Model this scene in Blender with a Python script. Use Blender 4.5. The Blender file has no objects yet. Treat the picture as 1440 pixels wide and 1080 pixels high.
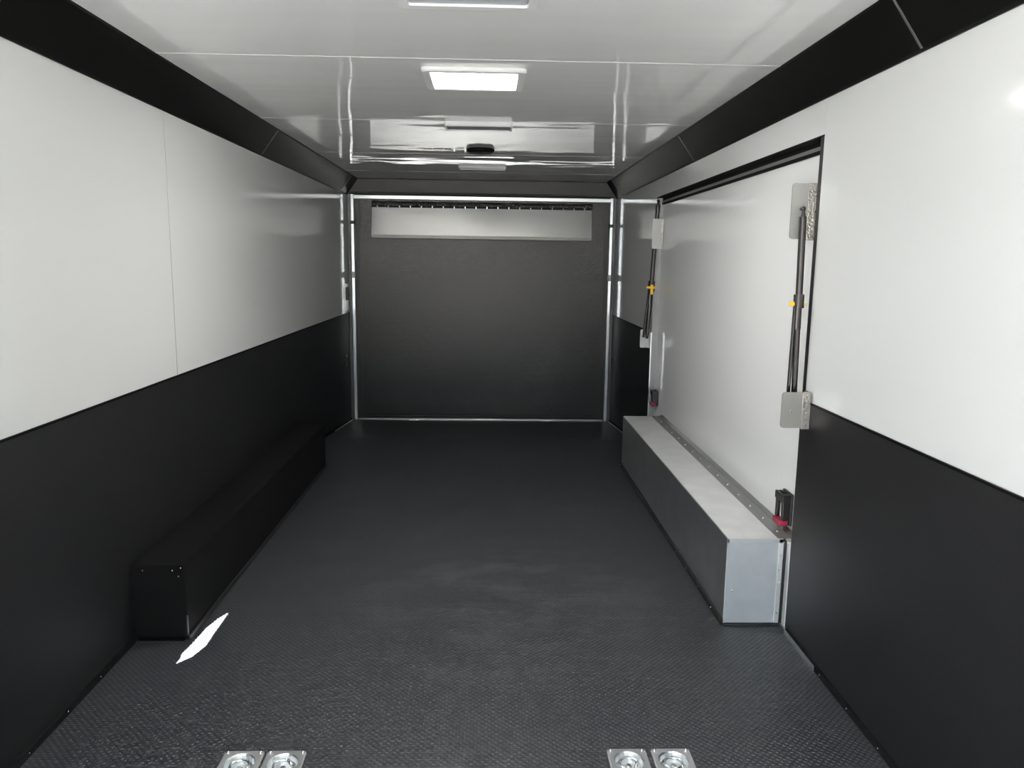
import bpy, bmesh, math, random
from mathutils import Vector, Matrix

# ------------------------------------------------------------------ camera, light, exposure
scene = bpy.context.scene
COL = scene.collection
random.seed(4)

F_PX = 1081.74
CAM = Vector((0.0714, 0.0, 1.3901))
PITCH, YAW, ROLL = math.radians(9.1131), math.radians(1.7382), math.radians(0.7784)
fw = Vector((math.sin(YAW) * math.cos(PITCH), math.cos(YAW) * math.cos(PITCH), -math.sin(PITCH)))
rt = Vector((math.cos(YAW), -math.sin(YAW), 0))
up = rt.cross(fw)
r2 = rt * math.cos(ROLL) + up * math.sin(ROLL)
u2 = -rt * math.sin(ROLL) + up * math.cos(ROLL)
cd = bpy.data.cameras.new('camera')
cam = bpy.data.objects.new('camera', cd)
COL.objects.link(cam)
cd.sensor_fit = 'HORIZONTAL'
cd.sensor_width = 36.0
cd.lens = F_PX * 36.0 / 1440.0
cd.clip_start = 0.02
cam.matrix_world = Matrix(((r2.x, u2.x, -fw.x, CAM.x), (r2.y, u2.y, -fw.y, CAM.y),
                           (r2.z, u2.z, -fw.z, CAM.z), (0, 0, 0, 1)))
scene.camera = cam

scene.view_settings.view_transform = 'Standard'
scene.view_settings.look = 'None'
scene.view_settings.gamma = 1.0
scene.view_settings.use_curve_mapping = False
scene.view_settings.exposure = -0.06
scene.cycles.max_bounces = 14
scene.cycles.diffuse_bounces = 8
scene.cycles.glossy_bounces = 6
scene.cycles.caustics_reflective = False

SUN = Vector((0.20, -0.60, 0.77)).normalized()      # towards the sun
world = bpy.data.worlds.new('sky')
scene.world = world
world.use_nodes = True
wn, wl = world.node_tree.nodes, world.node_tree.links
wn.clear()
wo = wn.new('ShaderNodeOutputWorld')
wb = wn.new('ShaderNodeBackground')
wb.inputs['Color'].default_value = (0.70, 0.86, 1.0, 1)
# bright hazy sky, brighter towards the left side of the trailer
SKY_L, SKY_R = 7.5, 1.0
wt = wn.new('ShaderNodeTexCoord'); ws = wn.new('ShaderNodeSeparateXYZ'); wm = wn.new('ShaderNodeMapRange')
wl.new(wt.outputs['Generated'], ws.inputs[0]); wl.new(ws.outputs['X'], wm.inputs['Value'])
wm.inputs['From Min'].default_value, wm.inputs['From Max'].default_value = -0.7, 0.5
wm.inputs['To Min'].default_value, wm.inputs['To Max'].default_value = SKY_L, SKY_R
wl.new(wm.outputs[0], wb.inputs['Strength'])
wl.new(wb.outputs[0], wo.inputs[0])

sd = bpy.data.lights.new('sun', 'SUN')
sd.energy = 370.0
sd.angle = math.radians(0.15)
sd.color = (1.0, 0.97, 0.92)
so = bpy.data.objects.new('sun', sd)
COL.objects.link(so)
so.location = (2, -4, 6)
so.rotation_euler = SUN.to_track_quat('Z', 'Y').to_euler()

# daylight portal in the open end (only guides sampling of the sky, gives no light of its own)
pd = bpy.data.lights.new('daylight_portal', 'AREA')
pd.shape = 'RECTANGLE'
pd.size, pd.size_y = 2.44, 2.10
pd.cycles.is_portal = True
po = bpy.data.objects.new('daylight_portal', pd)
COL.objects.link(po)
Y0 = -0.80                      # open end of the trailer, behind the camera
po.location = (0, Y0, 1.05)
po.rotation_euler = Vector((0, -1, 0)).to_track_quat('Z', 'Y').to_euler()

# ------------------------------------------------------------------ dimensions
W, H, L = 1.22, 2.0985, 7.136
K = 0.9006            # height of the black kick panels
CL, CI = 1.957, 0.10  # lower edge of the cove, its inset on the ceiling
BY0_ = 2.789
YN, YF, DT = 2.72, 5.41, 1.833   # escape door opening
DX = 1.263            # plane of the escape door
YB, DROP = 5.93, 0.110  # beavertail: start and drop

# ------------------------------------------------------------------ materials
def mat(name, col, rough=0.5, metal=0.0, spec=0.5):
    m = bpy.data.materials.new(name)
    m.use_nodes = True
    b = m.node_tree.nodes['Principled BSDF']
    b.inputs['Base Color'].default_value = (*col, 1)
    b.inputs['Roughness'].default_value = rough
    b.inputs['Metallic'].default_value = metal
    b.inputs['Specular IOR Level'].default_value = spec
    return m

def nodes(m):
    return m.node_tree.nodes, m.node_tree.links, m.node_tree.nodes['Principled BSDF']

def mth(n, l, op, a, b=None, c=None):
    x = n.new('ShaderNodeMath'); x.operation = op
    for i, v in enumerate((a, b, c)):
        if v is None: continue
        if isinstance(v, (int, float)): x.inputs[i].default_value = v
        else: l.new(v, x.inputs[i])
    return x.outputs[0]

def noise(n, l, scale, detail=2.0, sc=(1, 1, 1), rough=0.5):
    tc = n.new('ShaderNodeTexCoord'); mp = n.new('ShaderNodeMapping')
    mp.inputs['Scale'].default_value = sc
    l.new(tc.outputs['Object'], mp.inputs[0])
    t = n.new('ShaderNodeTexNoise')
    t.inputs['Scale'].default_value = scale
    t.inputs['Detail'].default_value = detail
    t.inputs['Roughness'].default_value = rough
    l.new(mp.outputs[0], t.inputs['Vector'])
    return t.outputs['Fac']

def add_bump(m, height, dist, strength=1.0):
    n, l, b = nodes(m)
    bp = n.new('ShaderNodeBump')
    bp.inputs['Distance'].default_value = dist
    bp.inputs['Strength'].default_value = strength
    l.new(height, bp.inputs['Height'])
    l.new(bp.outputs[0], b.inputs['Normal'])

def white_panel(name, scale, dist, sc, rough, col=(0.75, 0.755, 0.745), sc2=None, d2=0):
    m = mat(name, col, rough, 0, 0.5)
    n, l, b = nodes(m)
    h = noise(n, l, scale, 1.0, sc)
    if sc2:      # shorter ripples of the thin sheet between its bows
        h = mth(n, l, 'ADD', h, mth(n, l, 'MULTIPLY', noise(n, l, 1.0, 1.0, sc2), d2 / dist))
    add_bump(m, h, dist)
    return m

M = {}
M['wall'] = white_panel('glossy_white_wall_panel', 1.3, 0.0022, (1, 1, 1), 0.10)
M['ceiling'] = white_panel('glossy_white_ceiling_sheet', 1.9, 0.0075, (1, 0.7, 1), 0.016, (0.94, 0.94, 0.925), (1.3, 6.0, 1), 0.0020)
M['door_white'] = white_panel('glossy_white_door_skin', 1.0, 0.0015, (1, 1, 1), 0.10, (0.94, 0.94, 0.93))
M['seam'] = mat('grey_panel_seam', (0.30, 0.30, 0.29), 0.5)
M['seam_white'] = mat('white_ceiling_seam', (0.62, 0.62, 0.60), 0.5)

# black kick panel: fine fibrous texture
M['kick'] = mat('black_kick_panel', (0.0066, 0.0066, 0.0078), 0.50, 0, 0.36)
n, l, b = nodes(M['kick'])
add_bump(M['kick'], noise(n, l, 260, 3.0), 0.0006)
M['wheel_black'] = mat('dull_black_wheel_box', (0.004, 0.004, 0.0045), 0.85, 0, 0.10)
M['cove'] = mat('black_cove_metal', (0.003, 0.003, 0.003), 0.45, 0, 0.05)
M['joint'] = mat('dark_joint_strip', (0.06, 0.06, 0.06), 0.35)
M['header'] = mat('dark_header_metal', (0.020, 0.020, 0.021), 0.5, 0, 0.25)
M['black'] = mat('black_rubber', (0.010, 0.010, 0.010), 0.55)
M['black_gloss'] = mat('black_painted_steel', (0.010, 0.009, 0.009), 0.36, 0, 0.35)
M['grey_dark'] = mat('dark_grey_seal', (0.11, 0.11, 0.11), 0.5)
M['grey'] = mat('grey_plastic', (0.30, 0.30, 0.30), 0.45)
M['chrome'] = mat('chrome', (0.85, 0.87, 0.88), 0.16, 1.0)
M['zinc'] = mat('bright_zinc', (0.88, 0.90, 0.92), 0.30, 1.0)
M['yellow'] = mat('yellow_plastic', (0.75, 0.42, 0.03), 0.4)
M['red'] = mat('red_plastic', (0.26, 0.012, 0.035), 0.35)
M['lens_off'] = mat('frosted_lens', (0.46, 0.49, 0.53), 0.3)
M['lens_dark'] = mat('smoked_lens', (0.12, 0.12, 0.125), 0.45, 0, 0.2)
M['white_plastic'] = mat('white_plastic', (0.82, 0.82, 0.81), 0.35)
M['screw'] = mat('zinc_screw', (0.8, 0.8, 0.8), 0.25, 1.0)

def brushed(name, col, rough, sc, amp=0.12):
    m = mat(name, col, rough, 1.0)
    n, l, b = nodes(m)
    h = noise(n, l, 6, 5.0, sc, 0.6)
    mr = n.new('ShaderNodeMapRange')
    mr.inputs['To Min'].default_value = rough - amp
    mr.inputs['To Max'].default_value = rough + amp
    l.new(h, mr.inputs['Value']); l.new(mr.outputs[0], b.inputs['Roughness'])
    h2 = noise(n, l, 9, 4.0)
    mx = n.new('ShaderNodeMix'); mx.data_type = 'RGBA'
    mx.inputs['A'].default_value = (*[c * 0.86 for c in col], 1)
    mx.inputs['B'].default_value = (*[min(1, c * 1.1) for c in col], 1)
    l.new(h2, mx.inputs['Factor']); l.new(mx.outputs['Result'], b.inputs['Base Color'])
    add_bump(m, h, 0.0004)
    return m
M['end'] = brushed('lit_mottled_aluminium_end', (0.90, 0.93, 0.96), 0.62, (1, 1, 1))  # same aluminium again, coloured paler and bluer for skylight on the box end
M['lid'] = brushed('lit_satin_aluminium_lid', (0.93, 0.93, 0.92), 0.62, (1, 0.25, 1))  # same aluminium as the box side, coloured paler for the light on top
M['alu'] = brushed('brushed_aluminium_sheet', (0.80, 0.81, 0.82), 0.37, (1, 0.25, 1))
M['alu_plate'] = mat('satin_aluminium_plate', (0.74, 0.735, 0.72), 0.27, 1.0)
add_bump(M['alu_plate'], noise(*nodes(M['alu_plate'])[:2], 1.6, 1.0), 0.010)
M['alu_trim'] = mat('bright_aluminium_trim', (0.80, 0.80, 0.79), 0.30, 1.0)
M['jamb'] = mat('satin_aluminium_jamb', (0.90, 0.90, 0.89), 0.30, 0.9)
M['bracket'] = mat('dull_galvanised_steel', (0.21, 0.21, 0.205), 0.42, 0.45)
M['bracket_pale'] = mat('pale_zinc_plate', (0.50, 0.50, 0.49), 0.5, 0.4)
M['hammered'] = mat('hammered_galvanised_strip', (0.25, 0.24, 0.225), 0.33, 0.7)
add_bump(M['hammered'], noise(*nodes(M['hammered'])[:2], 130, 2.0), 0.004)
M['lip'] = mat('dark_satin_lip', (0.13, 0.13, 0.125), 0.45, 0.5)

M['lens_on'] = mat('lit_lens', (0.9, 0.9, 0.9), 0.4)
n, l, b = nodes(M['lens_on'])
b.inputs['Emission Color'].default_value = (1.0, 0.985, 0.95, 1)
b.inputs['Emission Strength'].default_value = 85.0

def nub_rubber(name, col, pitch, plane, dist, rough, dusty=False, spec=0.4):
    """Black rubber sheet with staggered rows of small raised nubs, plus worn dust on the floor."""
    m = mat(name, col, rough, 0, spec)
    n, l, b = nodes(m)
    tc = n.new('ShaderNodeTexCoord'); sp = n.new('ShaderNodeSeparateXYZ')
    l.new(tc.outputs['Object'], sp.inputs[0])
    a = sp.outputs['X']; c = sp.outputs['Y' if plane == 'xy' else 'Z']
    row = mth(n, l, 'DIVIDE', c, pitch * 0.5)
    rf = mth(n, l, 'FLOOR', row)
    off = mth(n, l, 'MULTIPLY', mth(n, l, 'MODULO', mth(n, l, 'ABSOLUTE', rf), 2.0), 0.5)
    u = mth(n, l, 'SUBTRACT', mth(n, l, 'FRACT', mth(n, l, 'ADD', mth(n, l, 'DIVIDE', a, pitch), off)), 0.5)
    v = mth(n, l, 'MULTIPLY', mth(n, l, 'SUBTRACT', mth(n, l, 'FRACT', row), 0.5), 0.5)
    d = mth(n, l, 'SQRT', mth(n, l, 'ADD', mth(n, l, 'MULTIPLY', u, u), mth(n, l, 'MULTIPLY', mth(n, l, 'MULTIPLY', v, v), 1.6)))
    mr = n.new('ShaderNodeMapRange'); mr.interpolation_type = 'SMOOTHSTEP'
    mr.inputs['From Min'].default_value = 0.30
    mr.inputs['From Max'].default_value = 0.16
    l.new(d, mr.inputs['Value'])
    add_bump(m, mr.outputs[0], dist)
    nub = mr.outputs[0]
    # nubs a bit paler than the web between them
    mx = n.new('ShaderNodeMix'); mx.data_type = 'RGBA'
    mx.inputs['A'].default_value = (*[k * 0.75 for k in col], 1)
    mx.inputs['B'].default_value = (*[k * 1.5 for k in col], 1)
    l.new(nub, mx.inputs['Factor'])
    out = mx.outputs['Result']
    if dusty:
        f = noise(n, l, 4.6, 10.0, (0.8, 1.4, 1), 0.72)
        g = n.new('ShaderNodeMapRange'); g.inputs['From Min'].default_value = 0.47; g.inputs['From Max'].default_value = 0.75
        l.new(f, g.inputs['Value'])
        # scuffed zone in the middle of the floor where the dust collects
        ex = mth(n, l, 'DIVIDE', mth(n, l, 'SUBTRACT', sp.outputs['X'], 0.15), 0.75)
        ey = mth(n, l, 'DIVIDE', mth(n, l, 'SUBTRACT', sp.outputs['Y'], 2.95), 0.75)
        r = mth(n, l, 'ADD', mth(n, l, 'MULTIPLY', ex, ex), mth(n, l, 'MULTIPLY', ey, ey))
        z = mth(n, l, 'MAXIMUM', mth(n, l, 'SUBTRACT', 1.0, r), 0.0)
        dust = mth(n, l, 'MULTIPLY', g.outputs[0], mth(n, l, 'ADD', mth(n, l, 'MULTIPLY', z, 0.38), 0.04))
        f2 = noise(n, l, 95, 2.0)
        sk = n.new('ShaderNodeMapRange'); sk.inputs['From Min'].default_value = 0.735; sk.inputs['From Max'].default_value = 0.80
        l.new(f2, sk.inputs['Value'])
        f3 = noise(n, l, 3.1, 3.0)
        sk2 = n.new('ShaderNodeMapRange'); sk2.inputs['From Min'].default_value = 0.45; sk2.inputs['From Max'].default_value = 0.6
        l.new(f3, sk2.inputs['Value'])
        tot = mth(n, l, 'MINIMUM', mth(n, l, 'ADD', dust, mth(n, l, 'MULTIPLY', sk.outputs[0], sk2.outputs[0])), 1.0)
        m2 = n.new('ShaderNodeMix'); m2.data_type = 'RGBA'
        l.new(tot, m2.inputs['Factor']); l.new(out, m2.inputs['A'])
        m2.inputs['B'].default_value = (0.16, 0.16, 0.155, 1)
        out = m2.outputs['Result']
    l.new(out, b.inputs['Base Color'])
    return m
M['floor'] = nub_rubber('black_nubbed_rubber_floor', (0.028, 0.031, 0.036), 0.021, 'xy', 0.0016, 0.42, True)
M['door_rubber'] = nub_rubber('black_nubbed_rubber_door', (0.020, 0.0195, 0.020), 0.030, 'xz', 0.0012, 0.42)
M['ground'] = mat('pale_concrete', (0.42, 0.41, 0.39), 0.9)
n, l, b = nodes(M['ground'])
add_bump(M['ground'], noise(n, l, 4, 5.0), 0.01)

# ------------------------------------------------------------------ mesh helpers
def new_obj(name, bm, material, parent=None, smooth=False, **props):
    me = bpy.data.meshes.new(name)
    bm.normal_update()
    bm.to_mesh(me); bm.free()
    if material: me.materials.append(material)
    if smooth:
        for p in me.polygons: p.use_smooth = True
    o = bpy.data.objects.new(name, me)
    COL.objects.link(o)
    if parent is not None: o.parent = parent
    for k, v in props.items(): o[k] = v
    return o

def empty(name, loc=(0, 0, 0), **props):
    o = bpy.data.objects.new(name, None)
    o.empty_display_size = 0.05
    COL.objects.link(o); o.location = loc
    for k, v in props.items(): o[k] = v
    return o

def box(bm, x0, x1, y0, y1, z0, z1, bev=0.0, seg=2):
    vs = [bm.verts.new((x, y, z)) for z in (z0, z1) for y in (y0, y1) for x in (x0, x1)]
    fs = [bm.faces.new([vs[i] for i in q]) for q in
          ((0, 2, 3, 1), (4, 5, 7, 6), (0, 1, 5, 4), (2, 6, 7, 3), (0, 4, 6, 2), (1, 3, 7, 5))]
    if bev > 0:
        es = list({e for f in fs for e in f.edges})
        bmesh.ops.bevel(bm, geom=es, offset=bev, segments=seg, profile=0.5, affect='EDGES')
    return vs

def B(*a, **k):
    bm = bmesh.new(); box(bm, *a, **k); return bm

def tube(bm, p0, p1, r0, r1=None, seg=16, cap=True):
    p0, p1 = Vector(p0), Vector(p1)
    r1 = r0 if r1 is None else r1
    q = (p1 - p0).to_track_quat('Z', 'Y')
    rings = []
    for p, r in ((p0, r0), (p1, r1)):
        rings.append([bm.verts.new(p + q @ Vector((r * math.cos(2 * math.pi * i / seg), r * math.sin(2 * math.pi * i / seg), 0)))
                      for i in range(seg)])
    for i in range(seg):
        j = (i + 1) % seg
        bm.faces.new((rings[0][i], rings[0][j], rings[1][j], rings[1][i]))
    if cap:
        bm.faces.new(rings[0][::-1]); bm.faces.new(rings[1])

def ball(bm, c, r, seg=16):
    bmesh.ops.create_uvsphere(bm, u_segments=seg, v_segments=seg // 2, radius=r, matrix=Matrix.Translation(c))

def lathe(bm, prof, c, axis='z', seg=32):
    """prof: list of (radius, height) pairs turned about the axis through c."""
    rings = []
    for r, h in prof:
        ring = []
        for i in range(seg):
            a = 2 * math.pi * i / seg
            v = (r * math.cos(a), r * math.sin(a), h)
            if axis == 'y': v = (v[0], v[2], v[1])
            if axis == 'x': v = (v[2], v[0], v[1])
            ring.append(bm.verts.new(Vector(v) + Vector(c)))
        rings.append(ring)
    for a, b_ in zip(rings, rings[1:]):
        for i in range(seg):
            j = (i + 1) % seg
            bm.faces.new((a[i], a[j], b_[j], b_[i]))
    bm.faces.new(rings[0][::-1]); bm.faces.new(rings[-1])
    bmesh.ops.recalc_face_normals(bm, faces=bm.faces)

def rrect(cx, cy, hx, hy, r, seg=5):
    pts = []
    for sx, sy, a0 in ((1, 1, 0), (-1, 1, 90), (-1, -1, 180), (1, -1, 270)):
        for i in range(seg + 1):
            a = math.radians(a0 + 90 * i / seg)
            pts.append((cx + sx * (hx - r) + r * math.cos(a), cy + sy * (hy - r) + r * math.sin(a)))
    return pts

def loft(bm, loops, close_first=True, close_last=True):
    vs = [[bm.verts.new(p) for p in lp] for lp in loops]
    n_ = len(vs[0])
    for a, b_ in zip(vs, vs[1:]):
        for i in range(n_):
            j = (i + 1) % n_
            bm.faces.new((a[i], a[j], b_[j], b_[i]))
    if close_first: bm.faces.new(vs[0][::-1])
    if close_last: bm.faces.new(vs[-1])
    bmesh.ops.recalc_face_normals(bm, faces=bm.faces)

def zf(y):   # floor height along the trailer (beavertail at the far end)
    return 0.0 if y <= YB else -DROP * min(1.0, (y - YB) / (L - YB))

# ------------------------------------------------------------------ setting
# ground outside the open end
new_obj('ground', B(-14, 14, -22, 11, -0.66, -0.60), M['ground'], kind='structure',
        label='pale concrete ground outside behind the camera')

# floor with pockets for the four tie-down pans
PANS = [(-0.6115, 1.960), (-0.4925, 1.960), (0.4750, 1.960), (0.6020, 1.960)]
PH = 0.057
bm = bmesh.new()
hole = 0.046
xs = [-W]
for cx, cy in PANS: xs += [cx - hole, cx + hole]
xs += [W]
ys = [Y0, 1.960 - hole, 1.960 + hole, YB, L + 0.06]
grid = {}
def gv(x, y):
    k = (round(x, 5), round(y, 5))
    if k not in grid: grid[k] = bm.verts.new((x, y, zf(y) if y < L else -DROP))
    return grid[k]
for i in range(len(xs) - 1):
    for j in range(len(ys) - 1):
        if j == 1 and i % 2 == 1: continue
        bm.faces.new((gv(xs[i], ys[j]), gv(xs[i + 1], ys[j]), gv(xs[i + 1], ys[j + 1]), gv(xs[i], ys[j + 1])))
fl = new_obj('floor', bm, M['floor'], kind='structure', label='black nubbed rubber floor')
sm = fl.modifiers.new('thickness', 'SOLIDIFY'); sm.thickness = 0.05; sm.offset = -1

# walls
bm = B(-W - 0.05, -W, Y0, L + 0.1, -0.16, H + 0.03)
new_obj('wall_left', bm, M['wall'], kind='structure', label='glossy white left wall')
bm = bmesh.new()
box(bm, W, W + 0.06, Y0, YN, -0.16, H + 0.03)
box(bm, W, W + 0.06, YF, L + 0.1, -0.16, H + 0.03)
box(bm, W, W + 0.06, YN, YF, DT, H + 0.03)
new_obj('wall_right', bm, M['wall'], kind='structure', label='glossy white right wall with an escape door opening')
# added unseen panel behind the camera, blocks daylight from the left wall
new_obj('light_blocker', B(0.62, W, Y0, Y0 + 0.04, -0.05, H), M['wall'], kind='structure', label='added white panel blocking light at the open end')
bm = bmesh.new()
box(bm, -W, W, L + 0.05, L + 0.1, -0.16, H + 0.03)
new_obj('wall_far', bm, M['header'], kind='structure', label='far end wall around the ramp door')

# ceiling: thin sheet, with an added unseen gap shaped to let the sliver of sun in
SL = [(-1.0, 2.502), (-0.965, 2.548), (-0.956, 2.583), (-0.945, 2.628), (-0.948, 2.713), (-0.949, 2.824),
      (-0.951, 2.889), (-0.971, 2.846), (-0.990, 2.763), (-0.996, 2.656), (-1.002, 2.601), (-1.006, 2.566), (-0.999, 2.54)]
sh = SUN * (H / SUN.z)
SLc = [(x + sh.x, y + sh.y) for x, y in SL]
bm = bmesh.new()
ya, yb_ = min(p[1] for p in SLc) - 0.05, max(p[1] for p in SLc) + 0.05
def quad(x0, x1, y0, y1):
    bm.faces.new([bm.verts.new((x, y, H)) for x, y in ((x0, y0), (x0, y1), (x1, y1), (x1, y0))])
quad(-W, W, Y0, ya); quad(-W, W, yb_, L + 0.05)
iN = 0; iF = 6
right = SLc[0:7]; left = [SLc[0]] + SLc[:6:-1] + [SLc[6]]
bm.faces.new([bm.verts.new((x, y, H)) for x, y in ([(-W, ya), (-W, yb_), (SLc[6][0], yb_)] + left[::-1] + [(SLc[0][0], ya)])])
bm.faces.new([bm.verts.new((x, y, H)) for x, y in ([(W, ya), (SLc[0][0], ya)] + right + [(SLc[6][0], yb_), (W, yb_)])])
bmesh.ops.triangulate(bm, faces=bm.faces)
ce = new_obj('ceiling', bm, M['ceiling'], kind='structure', label='glossy white ceiling sheets')
# seams between the ceiling sheets
for k, y in enumerate((1.68, 2.905, 4.155, 5.42, 6.50)):
    bm = bmesh.new()
    box(bm, -W + CI, W - CI, y - 0.0035, y + 0.0035, H - 0.0012, H + 0.002)
    new_obj('seam', bm, M['seam_white'], ce)

# vertical seam of the left wall, and of the right wall above the door
new_obj('seam', B(-W - 0.002, -W + 0.0008, 3.192, 3.1955, K, CL), M['seam'], bpy.data.objects['wall_left'])
new_obj('seam', B(W - 0.0008, W + 0.002, 2.722, 2.7255, DT, CL), M['seam_white'], bpy.data.objects['wall_right'])

# coves between wall and ceiling
def cove(name, s, lab, joints):
    bm = bmesh.new()
    y0, y1 = Y0, L + 0.04
    prof = [(W, CL - 0.004), (W - 0.006, CL - 0.004), (W - 0.008, CL + 0.004), (W - CI - 0.002, H - 0.008), (W - CI - 0.004, H), (W, H)]
    loft(bm, [[(s * x, y, z) for x, z in prof] for y in (y0, y1)])
    t = new_obj(name, bm, M['cove'], kind='structure', label=lab)
    for y in joints:
        bm = bmesh.new()
        a, b_ = (W - 0.008, CL + 0.004), (W - CI - 0.002, H - 0.008)
        n_ = Vector((-(b_[1] - a[1]), 0, (b_[0] - a[0]))).normalized() * -1
        n_ = Vector((-abs(n_.x), 0, -abs(n_.z))) * 0.0015
        loft(bm, [[(s * (a[0] + n_.x), yy, a[1] + n_.z), (s * (b_[0] + n_.x), yy, b_[1] + n_.z), (s * (b_[0] - n_.x), yy, b_[1] - n_.z), (s * (a[0] - n_.x), yy, a[1] - n_.z)]
                  for yy in (y - 0.0045, y + 0.0045)])
        new_obj('joint_strip', bm, M['joint'], t)
cove('trim_1', -1, 'black sloped cove trim along the left wall and ceiling', (2.10, 4.50, 6.82))
cove('trim_2', 1, 'black sloped cove trim along the right wall and ceiling', (2.125, 4.44, 6.82))
bm = bmesh.new()
loft(bm, [[(x, L + 0.03, 1.966), (x, L - 0.012, 1.966), (x, L - 0.02, 1.985), (x, L - 0.03, H - 0.006), (x, L - 0.026, H), (x, L + 0.03, H)] for x in (-W, W)])
new_obj('trim_3', bm, M['header'], kind='structure', label='dark metal header band above the far ramp door')

# black kick panels (4 mm thick, standing on the walls), with cap strips and base moulding
def kick(name, s, spans, lab):
    bm = bmesh.new()
    for y0, y1 in spans:
        x0, x1 = sorted((s * W, s * (W - 0.004)))
        box(bm, x0, x1, y0, y1, -0.15, K)
    t = new_obj(name, bm, M['kick'], kind='structure', label=lab)
    for y0, y1 in spans:
        x0, x1 = sorted((s * W, s * (W - 0.0065)))
        new_obj('cap_strip', B(x0, x1, y0, y1, K - 0.004, K + 0.003), M['cove'], t)
        # base moulding follows the floor
        bm = bmesh.new()
        st = [y0] + ([YB] if y0 < YB < y1 else []) + [y1]
        loops = []
        for y in st:
            z = zf(y)
            loops.append([(s * (W - 0.004), y, z + 0.0005), (s * (W - 0.016), y, z + 0.0005), (s * (W - 0.012), y, z + 0.016), (s * (W - 0.004), y, z + 0.020)])
        loft(bm, loops)
        new_obj('base_moulding', bm, M['wheel_black'], t)
        y = max(y0, 1.2) + 0.2
        while y < min(y1, YB):
            bm = bmesh.new(); ball(bm, (s * (W - 0.0145), y, 0.010), 0.0028, 8)
            if s > 0 or y < 2.6: new_obj('moulding_screw', bm, M['screw'], t, smooth=True)
            else: bm.free()
            y += 0.2
    return t
kl = kick('trim_4', -1, [(Y0, L)], 'black kick panel along the lower left wall')
kr = kick('trim_5', 1, [(Y0, YN), (YF, L)], 'black kick panel along the lower right wall')
# bright edge strips at the foot of the walls over the beavertail and by the door threshold
for s, par in ((-1, kl), (1, kr)):
    bm = bmesh.new()
    loft(bm, [[(s * (W - 0.017), y, zf(y) + 0.001), (s * (W - 0.024), y, zf(y) + 0.001), (s * (W - 0.024), y, zf(y) + 0.008), (s * (W - 0.017), y, zf(y) + 0.010)] for y in (6.28, L - 0.01)])
    new_obj('edge_strip', bm, M['alu_trim'], par)
new_obj('edge_strip', B(W - 0.019, W - 0.0165, 2.44, YN - 0.01, 0.001, 0.020), M['alu_trim'], kr)

# ------------------------------------------------------------------ escape door in the right wall
d1 = empty('door_1', (DX, (YN + YF) / 2, 0), kind='structure', label='large white escape door recessed in the right wall')
def P(name, bm, m, **k):
    """part of the escape door: geometry is written in world coordinates"""
    par = k.pop('par', d1)
    o = new_obj(name, bm, m, par, **k)
    o.matrix_parent_inverse = Matrix.Translation(par.location).inverted() if par.type == 'EMPTY' else Matrix.Identity(4)
    return o
P('door_panel', B(DX, DX + 0.03, YN + 0.002, YF - 0.002, -0.02, DT - 0.012), M['door_white'])
# black liner of the soffit, the grey seal and the thin black lip on the door's head
P('head_liner', B(W - 0.001, DX + 0.03, YN, YF, DT - 0.004, DT + 0.001), M['wheel_black'])
P('head_trim', B(DX - 0.004, DX, YN, YF, DT - 0.022, DT - 0.004), M['wheel_black'])
P('head_seal', B(DX - 0.006, DX - 0.0005, YN, YF, DT - 0.037, DT - 0.022), M['grey_dark'])
P('head_lip', B(DX - 0.008, DX - 0.0005, YN, YF, DT - 0.050, DT - 0.037), M['wheel_black'])
P('white_edge', B(1.2195, DX, YN + 0.037, BY0_, 0.004, 0.34, bev=0.002), M['door_white'])
P('side_gasket', B(W + 0.002, DX, YN, YN + 0.034, 0.005, DT - 0.004), M['black'])
P('far_jamb_liner', B(W, DX + 0.002, YF - 0.0035, YF, 0.0, DT - 0.004), M['grey'])
P('far_jamb_edge', B(W - 0.0055, W + 0.002, YF - 0.004, YF + 0.004, 0.0, K), M['alu_trim'])
P('threshold', B(W - 0.004, DX + 0.03, YN, YF, -0.02, 0.006), M['alu_trim'])
def latch(y, z0, z1, s):
    bm = bmesh.new()
    box(bm, DX - 0.012, DX, y - 0.045, y + 0.045, z0, z1, bev=0.004)
    body = P('latch', bm, M['black'])
    bm = bmesh.new()
    box(bm, DX - 0.040, DX - 0.010, y - 0.040, y - 0.022, z0 + 0.020, z1 - 0.004, bev=0.004)
    box(bm, DX - 0.040, DX - 0.010, y + 0.022, y + 0.040, z0 + 0.020, z1 - 0.004, bev=0.004)
    box(bm, DX - 0.044, DX - 0.034, y - 0.040, y + 0.040, z1 - 0.035, z1 - 0.004, bev=0.003)
    new_obj('latch_handle', bm, M['black_gloss'], body)
    bm = bmesh.new()
    box(bm, DX - 0.050, DX - 0.012, y - 0.036, y + 0.036, z0 - 0.002, z0 + 0.022, bev=0.005)
    new_obj('release_button', bm, M['red'], body, label='red release button')
    bm = bmesh.new()
    tube(bm, (DX - 0.028, y, z0 + 0.03), (DX - 0.028, y, z1 - 0.04), 0.006)
    new_obj('latch_bar', bm, M['chrome'], body)
latch(2.900, 0.375, 0.505, 1)
latch(5.330, 0.395, 0.500, -1)

# ------------------------------------------------------------------ wheel boxes
def screws(parent, pts, r=0.004, m=None, name='rivet', axis='z'):
    for p in pts:
        bm = bmesh.new()
        ball(bm, p, r, 8)
        o = new_obj(name, bm, m or M['screw'], parent, smooth=True)
        if parent.type == 'EMPTY': o.matrix_parent_inverse = Matrix.Translation(parent.location).inverted()

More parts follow.
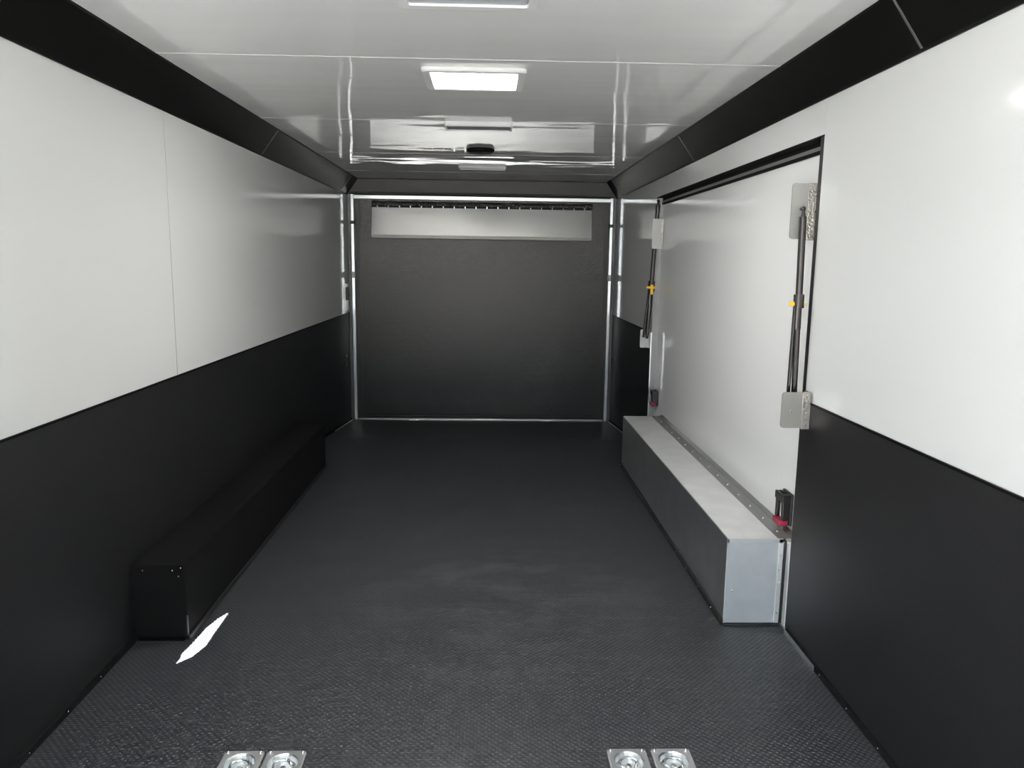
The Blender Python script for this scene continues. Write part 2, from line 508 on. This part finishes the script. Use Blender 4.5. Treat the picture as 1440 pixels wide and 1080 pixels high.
BX0, BY0, BY1, BZ = 0.990, 2.790, 5.135, 0.350
wb_ = empty('wheel_box', (1.12, 3.96, 0), label='long bright aluminium wheel box standing below the white escape door', category='wheel box')
def Q(name, bm, m, par, **k):
    o = new_obj(name, bm, m, par, **k)
    if par.type == 'EMPTY': o.matrix_parent_inverse = Matrix.Translation(par.location).inverted()
    return o
body = Q('body', B(BX0, DX - 0.003, BY0 + 0.002, BY1, 0.006, BZ, bev=0.003), M['alu'], wb_)
Q('lid', B(BX0 + 0.003, 1.186, BY0 + 0.002, BY1, BZ - 0.0005, BZ + 0.0015), M['lid'], wb_)
# end cap: folded sheet with a rim along the top and the aisle side
cap_ = Q('end_panel', B(BX0 + 0.004, 1.206, BY0 - 0.001, BY0 + 0.002, 0.008, BZ - 0.003), M['end'], wb_)
bm = bmesh.new()
box(bm, BX0 - 0.001, 1.206, BY0 - 0.004, BY0 - 0.0008, BZ - 0.016, BZ + 0.0015, bev=0.0008)
box(bm, BX0 - 0.001, BX0 + 0.007, BY0 - 0.004, BY0 - 0.0008, 0.008, BZ, bev=0.0008)
box(bm, 1.190, 1.208, BY0 - 0.004, BY0 - 0.0008, 0.008, BZ, bev=0.0008)
Q('end_rim', bm, M['lid'], wb_)
bm = bmesh.new()
pts = [(1.209, 0.008), (1.219, 0.008), (1.219, BZ - 0.02), (1.217, BZ - 0.006), (1.212, BZ), (1.206, BZ + 0.001), (1.205, BZ - 0.006), (1.209, BZ - 0.016)]
loft(bm, [[(x, y, z) for x, z in pts] for y in (BY0 - 0.006, BY0 + 0.020)])
Q('gasket', bm, M['black'], wb_)
# riveted angle along the back of the lid
bm = bmesh.new()
box(bm, 1.185, 1.238, BY0 + 0.004, BY1, BZ, BZ + 0.003)
ang = Q('lid_angle', bm, M['bracket'], wb_)
bm = bmesh.new()
loft(bm, [[(x, y, z) for x, z in ((1.236, BZ), (1.240, BZ + 0.004), (DX - 0.004, BZ + 0.012), (DX - 0.001, BZ + 0.010), (DX - 0.001, BZ))] for y in (BY0 + 0.004, BY1)])
Q('back_flange', bm, M['alu_trim'], wb_)
screws(ang, [(1.208, BY0 + 0.07 + 0.16 * i, BZ + 0.003) for i in range(15)], 0.0055)
screws(cap_, [(1.198, BY0 - 0.004, z) for z in (0.05, 0.175, 0.23, 0.285)] + [(1.02, BY0 - 0.002, 0.14)], 0.004)
bm = bmesh.new()
box(bm, BX0 - 0.012, BX0, BY0 - 0.006, BY1, 0.0005, 0.026, bev=0.003)
seal = Q('base_seal', bm, M['black'], wb_)
screws(seal, [(BX0 - 0.012, BY0 + 0.12 + 0.2 * i, 0.014) for i in range(12)], 0.0035)
Q('foot_strip', B(BX0, 1.205, BY0 - 0.016, BY0 - 0.006, 0.0005, 0.006), M['black'], wb_)

lx1, ly0, ly1, lz = -1.022, 2.670, 5.06, 0.292
wl_ = empty('wheel_box', (-1.12, 3.86, 0), label='black wheel box at the foot of the left wall beside the bright sliver of sun', category='wheel box')
Q('body', B(-W + 0.0045, lx1, ly0, ly1, 0.004, lz, bev=0.004), M['wheel_black'], wl_)
bm = bmesh.new()
box(bm, -W + 0.02, lx1 - 0.010, ly0 - 0.010, ly0, 0.0005, 0.012, bev=0.002)
Q('foot_strip', bm, M['cove'], wl_)
bm = bmesh.new()
box(bm, lx1, lx1 + 0.010, ly0, ly1, 0.0005, 0.020, bev=0.003)
Q('base_moulding', bm, M['black'], wl_)
Q('corner_highlight', B(lx1 - 0.003, lx1 + 0.002, ly0 - 0.002, ly0 + 0.003, 0.02, 0.095), M['joint'], wl_)  # paler strip standing in for a short highlight on the corner
screws(wl_, [(x, ly0 - 0.001, z) for x, z in ((-1.172, 0.268), (-1.066, 0.268), (-1.036, 0.278), (-1.045, 0.246))], 0.0030)

# ------------------------------------------------------------------ far ramp door
LY = L + 0.02     # face of the rubber door skin
d2 = empty('door_2', (0, L, -DROP), kind='structure', label='large black rubber-faced ramp door in a pale aluminium frame at the far end')
door = Q('door_skin', B(-1.159, 1.159, LY, LY + 0.03, -DROP + 0.012, 1.923), M['door_rubber'], d2)
bm = bmesh.new()
box(bm, -1.216, -1.188, L - 0.006, L + 0.05, -DROP + 0.001, 1.962)
box(bm, 1.188, 1.216, L - 0.006, L + 0.05, -DROP + 0.001, 1.962)
Q('outer_frame', bm, M['grey_dark'], d2)
for s in (-1, 1):
    x0, x1 = sorted((s * 1.187, s * 1.160))
    Q('jamb', B(x0, x1, L - 0.012, L + 0.05, -DROP + 0.001, 1.962, bev=0.003), M['jamb'], d2)
Q('head_rail', B(-1.160, 1.160, L - 0.010, L + 0.05, 1.922, 1.955, bev=0.003), M['jamb'], d2)
Q('sill_strip', B(-1.152, 1.152, L - 0.006, L + 0.03, -DROP + 0.001, -DROP + 0.017, bev=0.002), M['alu_trim'], d2)
for k, z in enumerate((-DROP + 0.030, -DROP + 0.052)):
    Q('weather_strip', B(-1.09, 1.09, LY - 0.006, LY, z, z + 0.012, bev=0.002), M['header'] if k else M['black'], d2)
Q('door_edge', B(-1.159, -1.110, LY - 0.006, LY, -DROP + 0.02, 1.920), M['black'], d2)
Q('door_edge', B(1.110, 1.159, LY - 0.006, LY, -DROP + 0.02, 1.920), M['black'], d2)
# clips and dark hinge knuckles on the jambs
for s in (-1, 1):
    bm = bmesh.new()
    box(bm, *sorted((s * 1.190, s * 1.150)), L - 0.026, L - 0.010, 1.215, 1.270, bev=0.003)
    box(bm, *sorted((s * 1.182, s * 1.160)), L - 0.034, L - 0.022, 1.228, 1.256, bev=0.003)
    Q('clip', bm, M['bracket'], d2)
    bm = bmesh.new()
    tube(bm, (s * 1.148, L - 0.020, 1.690), (s * 1.148, L - 0.020, 1.735), 0.008)
    box(bm, *sorted((s * 1.190, s * 1.148)), L - 0.018, L - 0.008, 1.698, 1.727)
    Q('hinge_knuckle', bm, M['header'], d2)
# small pull catches at the foot of the door
for cx in (-0.630, 0.612):
    bm = bmesh.new()
    box(bm, cx - 0.050, cx + 0.050, L - 0.024, L - 0.008, -DROP + 0.002, -DROP + 0.009, bev=0.002)
    tube(bm, (cx - 0.048, L - 0.040, -DROP + 0.010), (cx + 0.048, L - 0.040, -DROP + 0.010), 0.004, seg=10)
    tube(bm, (cx - 0.048, L - 0.040, -DROP + 0.010), (cx - 0.048, L - 0.015, -DROP + 0.010), 0.004, seg=10)
    tube(bm, (cx + 0.048, L - 0.040, -DROP + 0.010), (cx + 0.048, L - 0.015, -DROP + 0.010), 0.004, seg=10)
    Q('catch', bm, M['chrome'], d2)
# spring cover: bent aluminium plate with a lip and a row of fasteners; ribbed black roll over it
bm = bmesh.new()
prof = [(LY, 1.576), (LY - 0.020, 1.572), (LY - 0.078, 1.606), (LY - 0.036, 1.848), (LY - 0.032, 1.851), (LY, 1.851)]
loft(bm, [[(x, y, z) for y, z in prof[2:] + [(LY, 1.606)]] for x in (-0.996, 0.990)])
cov = Q('spring_cover', bm, M['alu_plate'], d2)
bm = bmesh.new()
loft(bm, [[(x, y, z) for y, z in ((LY, 1.574), (LY - 0.076, 1.574), (LY - 0.079, 1.577), (LY - 0.0785, 1.606), (LY, 1.6065))] for x in (-0.996, 0.990)])
new_obj('cover_lip', bm, M['lip'], cov)
for i in range(20):
    x = -0.945 + i * 0.0985
    bm = bmesh.new()
    tube(bm, (x, LY - 0.034, 1.846), (x, LY - 0.034, 1.866), 0.006, seg=10)
    new_obj('cover_fastener', bm, M['chrome'], cov)
bm = bmesh.new()
segs = 120; prev = None; loops = []
for i in range(segs + 1):
    x = -1.0 + 2.0 * i / segs
    r = 0.024 + (0.0035 if i % 2 else 0)
    loops.append([(x, LY - 0.004 + r * math.cos(a), 1.880 + r * math.sin(a)) for a in [2 * math.pi * k / 12 for k in range(12)]])
loft(bm, loops)
Q('spring_roll', bm, M['black'], d2)

# small switch on the left wall and two little catches near the far end
sw = empty('wall_switch', (-W, 6.99, 1.06), label='small black switch on a pale plate high on the left wall near the far door', category='switch')
Q('plate', B(-W, -W + 0.006, 6.925, 7.10, 0.925, 1.165, bev=0.002), M['jamb'], sw)
Q('rocker', B(-W + 0.006, -W + 0.016, 6.955, 7.045, 1.020, 1.135, bev=0.002), M['black'], sw)
for s, lab, y in ((-1, 'small dull catch on the black lower left wall by the far door', 6.93), (1, 'small dull catch on the black lower right wall by the far door', 7.03)):
    c_ = empty('wall_catch', (s * (W - 0.004), y, 0.5), label=lab, category='catch', group='small catches beside the far door')
    x0, x1 = sorted((s * (W - 0.004), s * (W - 0.008)))
    Q('plate', B(x0, x1, y - 0.022, y + 0.022, 0.43, 0.53, bev=0.0015), M['joint'], c_)
    x0, x1 = sorted((s * (W - 0.008), s * (W - 0.018)))
    Q('bolt', B(x0, x1, y - 0.006, y + 0.006, 0.445, 0.515, bev=0.002), M['header'], c_)

# ------------------------------------------------------------------ gas struts and their brackets
def bracket(x0, x1, z0, z1, y, lab, n_riv, xr, split, xw, pm='bracket'):
    """flat plate standing out from the door or wall, with a riveted strip along the mounting side"""
    t = empty('strut_bracket', (x1, y, z0), label=lab, category='bracket', group='metal brackets of the door struts')
    bm = bmesh.new()
    cx, cz = (x0 + split) / 2, (z0 + z1) / 2
    hx, hz = (split - x0) / 2, (z1 - z0) / 2
    r = 0.010
    out = [(x0, z0 + r), (x0 + r * .3, z0 + r * .3), (x0 + r, z0), (split, z0), (split, z1), (x0 + r, z1), (x0 + r * .3, z1 - r * .3), (x0, z1 - r)]
    loft(bm, [[(x, y + d, z) for x, z in out] for d in (0.0, 0.004)])
    Q('plate', bm, M[pm], t)
    bm = bmesh.new()
    box(bm, split, x1, y - 0.003, y + 0.005, z0 - 0.004, z1 + 0.001, bev=0.001)
    st = Q('mounting_strip', bm, M['hammered'], t)
    # foot flange lying on the wall or door
    bm = bmesh.new()
    box(bm, xw - 0.004, xw - 0.0005, y, y + 0.05, z0, z1, bev=0.001)
    Q('foot_flange', bm, M[pm], t)
    pts = []
    for i in range(n_riv):
        pts.append((xr, y - 0.004, z0 + (i + 0.5) * (z1 - z0) / n_riv))
    screws(st, pts, 0.0036)
    return t
b1 = bracket(1.138, DX - 0.001, 1.480, 1.674, 2.765, 'upper metal bracket of the nearer door strut, with a row of rivets', 7, 1.222, 1.196, DX)
b2 = bracket(1.112, W - 0.0045, 0.813, 0.942, 2.660, 'lower metal bracket of the nearer door strut, beside the black kick panel', 6, 1.200, 1.186, W - 0.004)
b3 = bracket(1.184, DX - 0.001, 1.484, 1.687, 5.352, 'upper metal bracket of the far door strut, pale rectangular plate', 3, 1.253, 1.244, DX, 'bracket_pale')
b4 = bracket(1.144, W - 0.0045, 0.790, 0.920, 5.430, 'lower metal bracket of the far strut, pale square against black panel', 2, 1.210, 1.205, W - 0.004, 'bracket_pale')
screws(b2, [(1.145, 2.659, 0.874)], 0.004)

def strut(top, bot, y, zc0, zc1, zs, lab, clip_dir, off, r=1.0, ball_top=True):
    t = empty('gas_strut', bot, label=lab, category='gas strut', group='gas struts of the escape door')
    T, Bo = Vector(top), Vector(bot)
    def at(z, dx=0.0):
        k = (z - Bo.z) / (T.z - Bo.z)
        p = Bo.lerp(T, k); return Vector((p.x + dx, p.y, z))
    bm = bmesh.new(); tube(bm, at(zc1), at(T.z - 0.035), 0.0122 * r, seg=20)
    tube(bm, at(T.z - 0.035), at(T.z - 0.018), 0.0085 * r, 0.005 * r, seg=20)
    Q('tube', bm, M['black_gloss'], t, smooth=False)
    bm = bmesh.new(); ball(bm, at(T.z - 0.008), 0.0085 * r); tube(bm, at(T.z - 0.03), at(T.z - 0.008), 0.0055)
    tube(bm, at(T.z - 0.008), at(T.z - 0.008) + Vector((0, 0.024, 0)), 0.004)
    Q('ball_joint', bm, M['black_gloss'], t, smooth=True)
    bm = bmesh.new(); tube(bm, at(zc0), at(zc1), 0.0185 * r, seg=20)
    Q('collar', bm, M['black'], t)
    bm = bmesh.new(); tube(bm, at(zs, -0.003), at(zc0, -0.002), 0.0140 * r, seg=20)
    Q('sleeve', bm, M['black_gloss'], t)
    bm = bmesh.new(); tube(bm, at(Bo.z + 0.010), at(zs), 0.0105 * r, seg=16)
    Q('rod', bm, M['black_gloss'], t)
    bm = bmesh.new(); tube(bm, at(Bo.z + 0.010, -off), at(zc0, -off * 0.55), 0.0066 * r, seg=14)
    Q('stay_rod', bm, M['black_gloss'], t)
    bm = bmesh.new(); ball(bm, at(Bo.z), 0.009 * r); tube(bm, at(Bo.z), at(Bo.z) + Vector((0, 0.024, 0)), 0.004)
    tube(bm, at(Bo.z - 0.002, -off), at(Bo.z + 0.014, -off), 0.007 * r)
    Q('end_fitting', bm, M['black'], t, smooth=False)
    # yellow locking clip: a pin through the collar with a thumb tab
    zc = (zc0 + zc1) / 2 - 0.010
    c = at(zc)
    bm = bmesh.new()
    tube(bm, c + Vector((-0.034, -0.004, 0)), c + Vector((0.026, -0.004, 0)), 0.0045, seg=10)
    box(bm, c.x - 0.036, c.x - 0.019, c.y - 0.012, c.y - 0.001, zc - 0.008, zc + 0.009, bev=0.003)
    if clip_dir:
        box(bm, c.x - 0.030, c.x + 0.030, c.y - 0.028, c.y - 0.014, zc - 0.008, zc + 0.010, bev=0.003)
        box(bm, c.x - 0.010, c.x + 0.010, c.y - 0.030, c.y - 0.014, zc - 0.048, zc + 0.022, bev=0.003)
    Q('locking_clip', bm, M['yellow'], t, label='yellow locking clip')
    return t
strut((1.172, 2.740, 1.592), (1.187, 2.740, 0.868), 0, 1.236, 1.284, 1.160, 'nearer black gas strut of the escape door, beside the bright wall edge', False, 0.023)
strut((1.224, 5.385, 1.815), (1.188, 5.405, 0.868), 0, 1.190, 1.262, 1.10, 'far black gas strut of the escape door, with bright yellow clip', True, 0.026, r=1.25)

# ------------------------------------------------------------------ ceiling lights
def ceiling_light(y0, on, lab, hx=0.198, hy=0.170, e=0.032, th=0.016, rc=0.03, lm='lens_off'):
    t = empty('ceiling_light', (0.003, y0 + hy, H), label=lab, category='ceiling light', **({} if on else {'group': 'unlit ceiling lights'}))
    cx, cy = 0.005, y0 + hy
    zt, zb = H - 0.0005, H - th
    bm = bmesh.new()
    lo = [(hx, hy, zt, rc), (hx, hy, zb + 0.005, rc), (hx - 0.005, hy - 0.005, zb, rc - 0.004), (hx - e, hy - e, zb, 0.008), (hx - e - 0.001, hy - e - 0.001, zb + 0.009, 0.008)]
    loft(bm, [[(x, y, z) for x, y in rrect(cx, cy, a, b_, r)] for a, b_, z, r in lo], close_first=True, close_last=False)
    Q('frame', bm, M['white_plastic'], t)
    bm = bmesh.new()
    loft(bm, [[(x, y, z) for x, y in rrect(cx, cy, a, b_, 0.010)] for a, b_, z in ((hx - e - 0.0015, hy - e - 0.0015, zb + 0.0095), (hx - e - 0.003, hy - e - 0.003, zb + 0.0060), (hx - e - 0.016, hy - e - 0.016, zb + 0.0045))])
    Q('lens', bm, M['lens_on'] if on else M[lm], t)
ceiling_light(1.965, False, 'unlit ceiling light nearest the camera, grey lens in a white frame')
ceiling_light(3.012, True, 'glowing white ceiling light, the only lit one')
ceiling_light(4.145, False, 'unlit ceiling light just before the round black ceiling disc', 0.177, 0.080, 0.008, 0.025, 0.010, 'lens_dark')
ceiling_light(6.050, False, 'unlit ceiling light farthest away, beyond the round black disc', 0.182, 0.050, 0.008, 0.020, 0.010, 'lens_dark')

cf = empty('ceiling_vent', (0.004, 5.15, H), label='small round black disc fitting on the ceiling between two unlit lights', category='vent')
bm = bmesh.new()
lathe(bm, [(0.088, H - 0.0005), (0.090, H - 0.008), (0.087, H - 0.018), (0.078, H - 0.026), (0.060, H - 0.029)], (0.004, 5.15, 0), seg=40)
Q('housing', bm, M['cove'], cf, smooth=False)
bm = bmesh.new()
lathe(bm, [(0.034, H - 0.0285), (0.034, H - 0.032), (0.022, H - 0.035)], (0.004, 5.15, 0), seg=28)
Q('centre_cap', bm, M['header'], cf)

# ------------------------------------------------------------------ tie-down pans in the floor
def pan(cx, cy, lab, ang_):
    t = empty('tie_down_ring', (cx, cy, 0), label=lab, category='tie-down ring', group='chrome tie-down rings in the floor')
    bm = bmesh.new()
    seg = 4
    h = PH
    n_ = len(rrect(0, 0, 1, 1, .1, seg))
    circ = [(math.cos(2 * math.pi * (i + 0.5) / n_ + 0.0), math.sin(2 * math.pi * (i + 0.5) / n_)) for i in range(n_)]
    rr = lambda s_, r: rrect(cx, cy, s_, s_, r, seg)
    lp = [[(x, y, 0.0003) for x, y in rr(h, 0.012)], [(x, y, 0.003) for x, y in rr(h - 0.0015, 0.011)], [(x, y, 0.0035) for x, y in rr(h - 0.004, 0.010)]]
    for r, z in ((0.043, 0.0035), (0.040, 0.000), (0.036, -0.012), (0.026, -0.020), (0.012, -0.022), (0.004, -0.022)):
        lp.append([(cx + r * a, cy + r * b_, z) for a, b_ in circ])
    loft(bm, lp, close_first=False)
    o = Q('pan', bm, M['zinc'], t, smooth=False)
    screws(t, [(cx + sx * 0.0455, cy + sy * 0.0455, 0.004) for sx in (-1, 1) for sy in (-1, 1)], 0.0050, name='screw')
    # D-ring lying in the dish
    bm = bmesh.new()
    R_, r_ = 0.026, 0.0052
    loops = []
    for i in range(29):
        a = math.radians(-55 + 290 * i / 28) + ang_
        c = Vector((cx + R_ * math.cos(a), cy + R_ * math.sin(a), -0.006))
        rad = Vector((math.cos(a), math.sin(a), 0))
        loops.append([c + rad * (r_ * math.cos(q)) + Vector((0, 0, r_ * math.sin(q))) for q in [2 * math.pi * k / 10 for k in range(10)]])
    loft(bm, loops)
    a0, a1 = math.radians(-55) + ang_, math.radians(235) + ang_
    tube(bm, (cx + R_ * math.cos(a0), cy + R_ * math.sin(a0), -0.006), (cx + R_ * math.cos(a1), cy + R_ * math.sin(a1), -0.006), 0.0055, seg=12)
    Q('ring', bm, M['chrome'], t, smooth=True)
    bm = bmesh.new()
    am = (a0 + a1) / 2 + math.pi
    lathe(bm, [(0.010, -0.0218), (0.010, -0.012), (0.006, -0.009)], (cx, cy, 0), seg=20)
    Q('hub', bm, M['chrome'], t)
labs = ['chrome tie-down ring in the floor, first from the left wall', 'chrome tie-down ring in the floor, right one of the left pair',
        'chrome tie-down ring in the floor, left one of the right pair', 'chrome tie-down ring in the floor, nearest the right wall']
for k, ((cx, cy), lb) in enumerate(zip(PANS, labs)):
    pan(cx, cy, lb, (0.3, 2.2, 1.2, 0.2)[k])
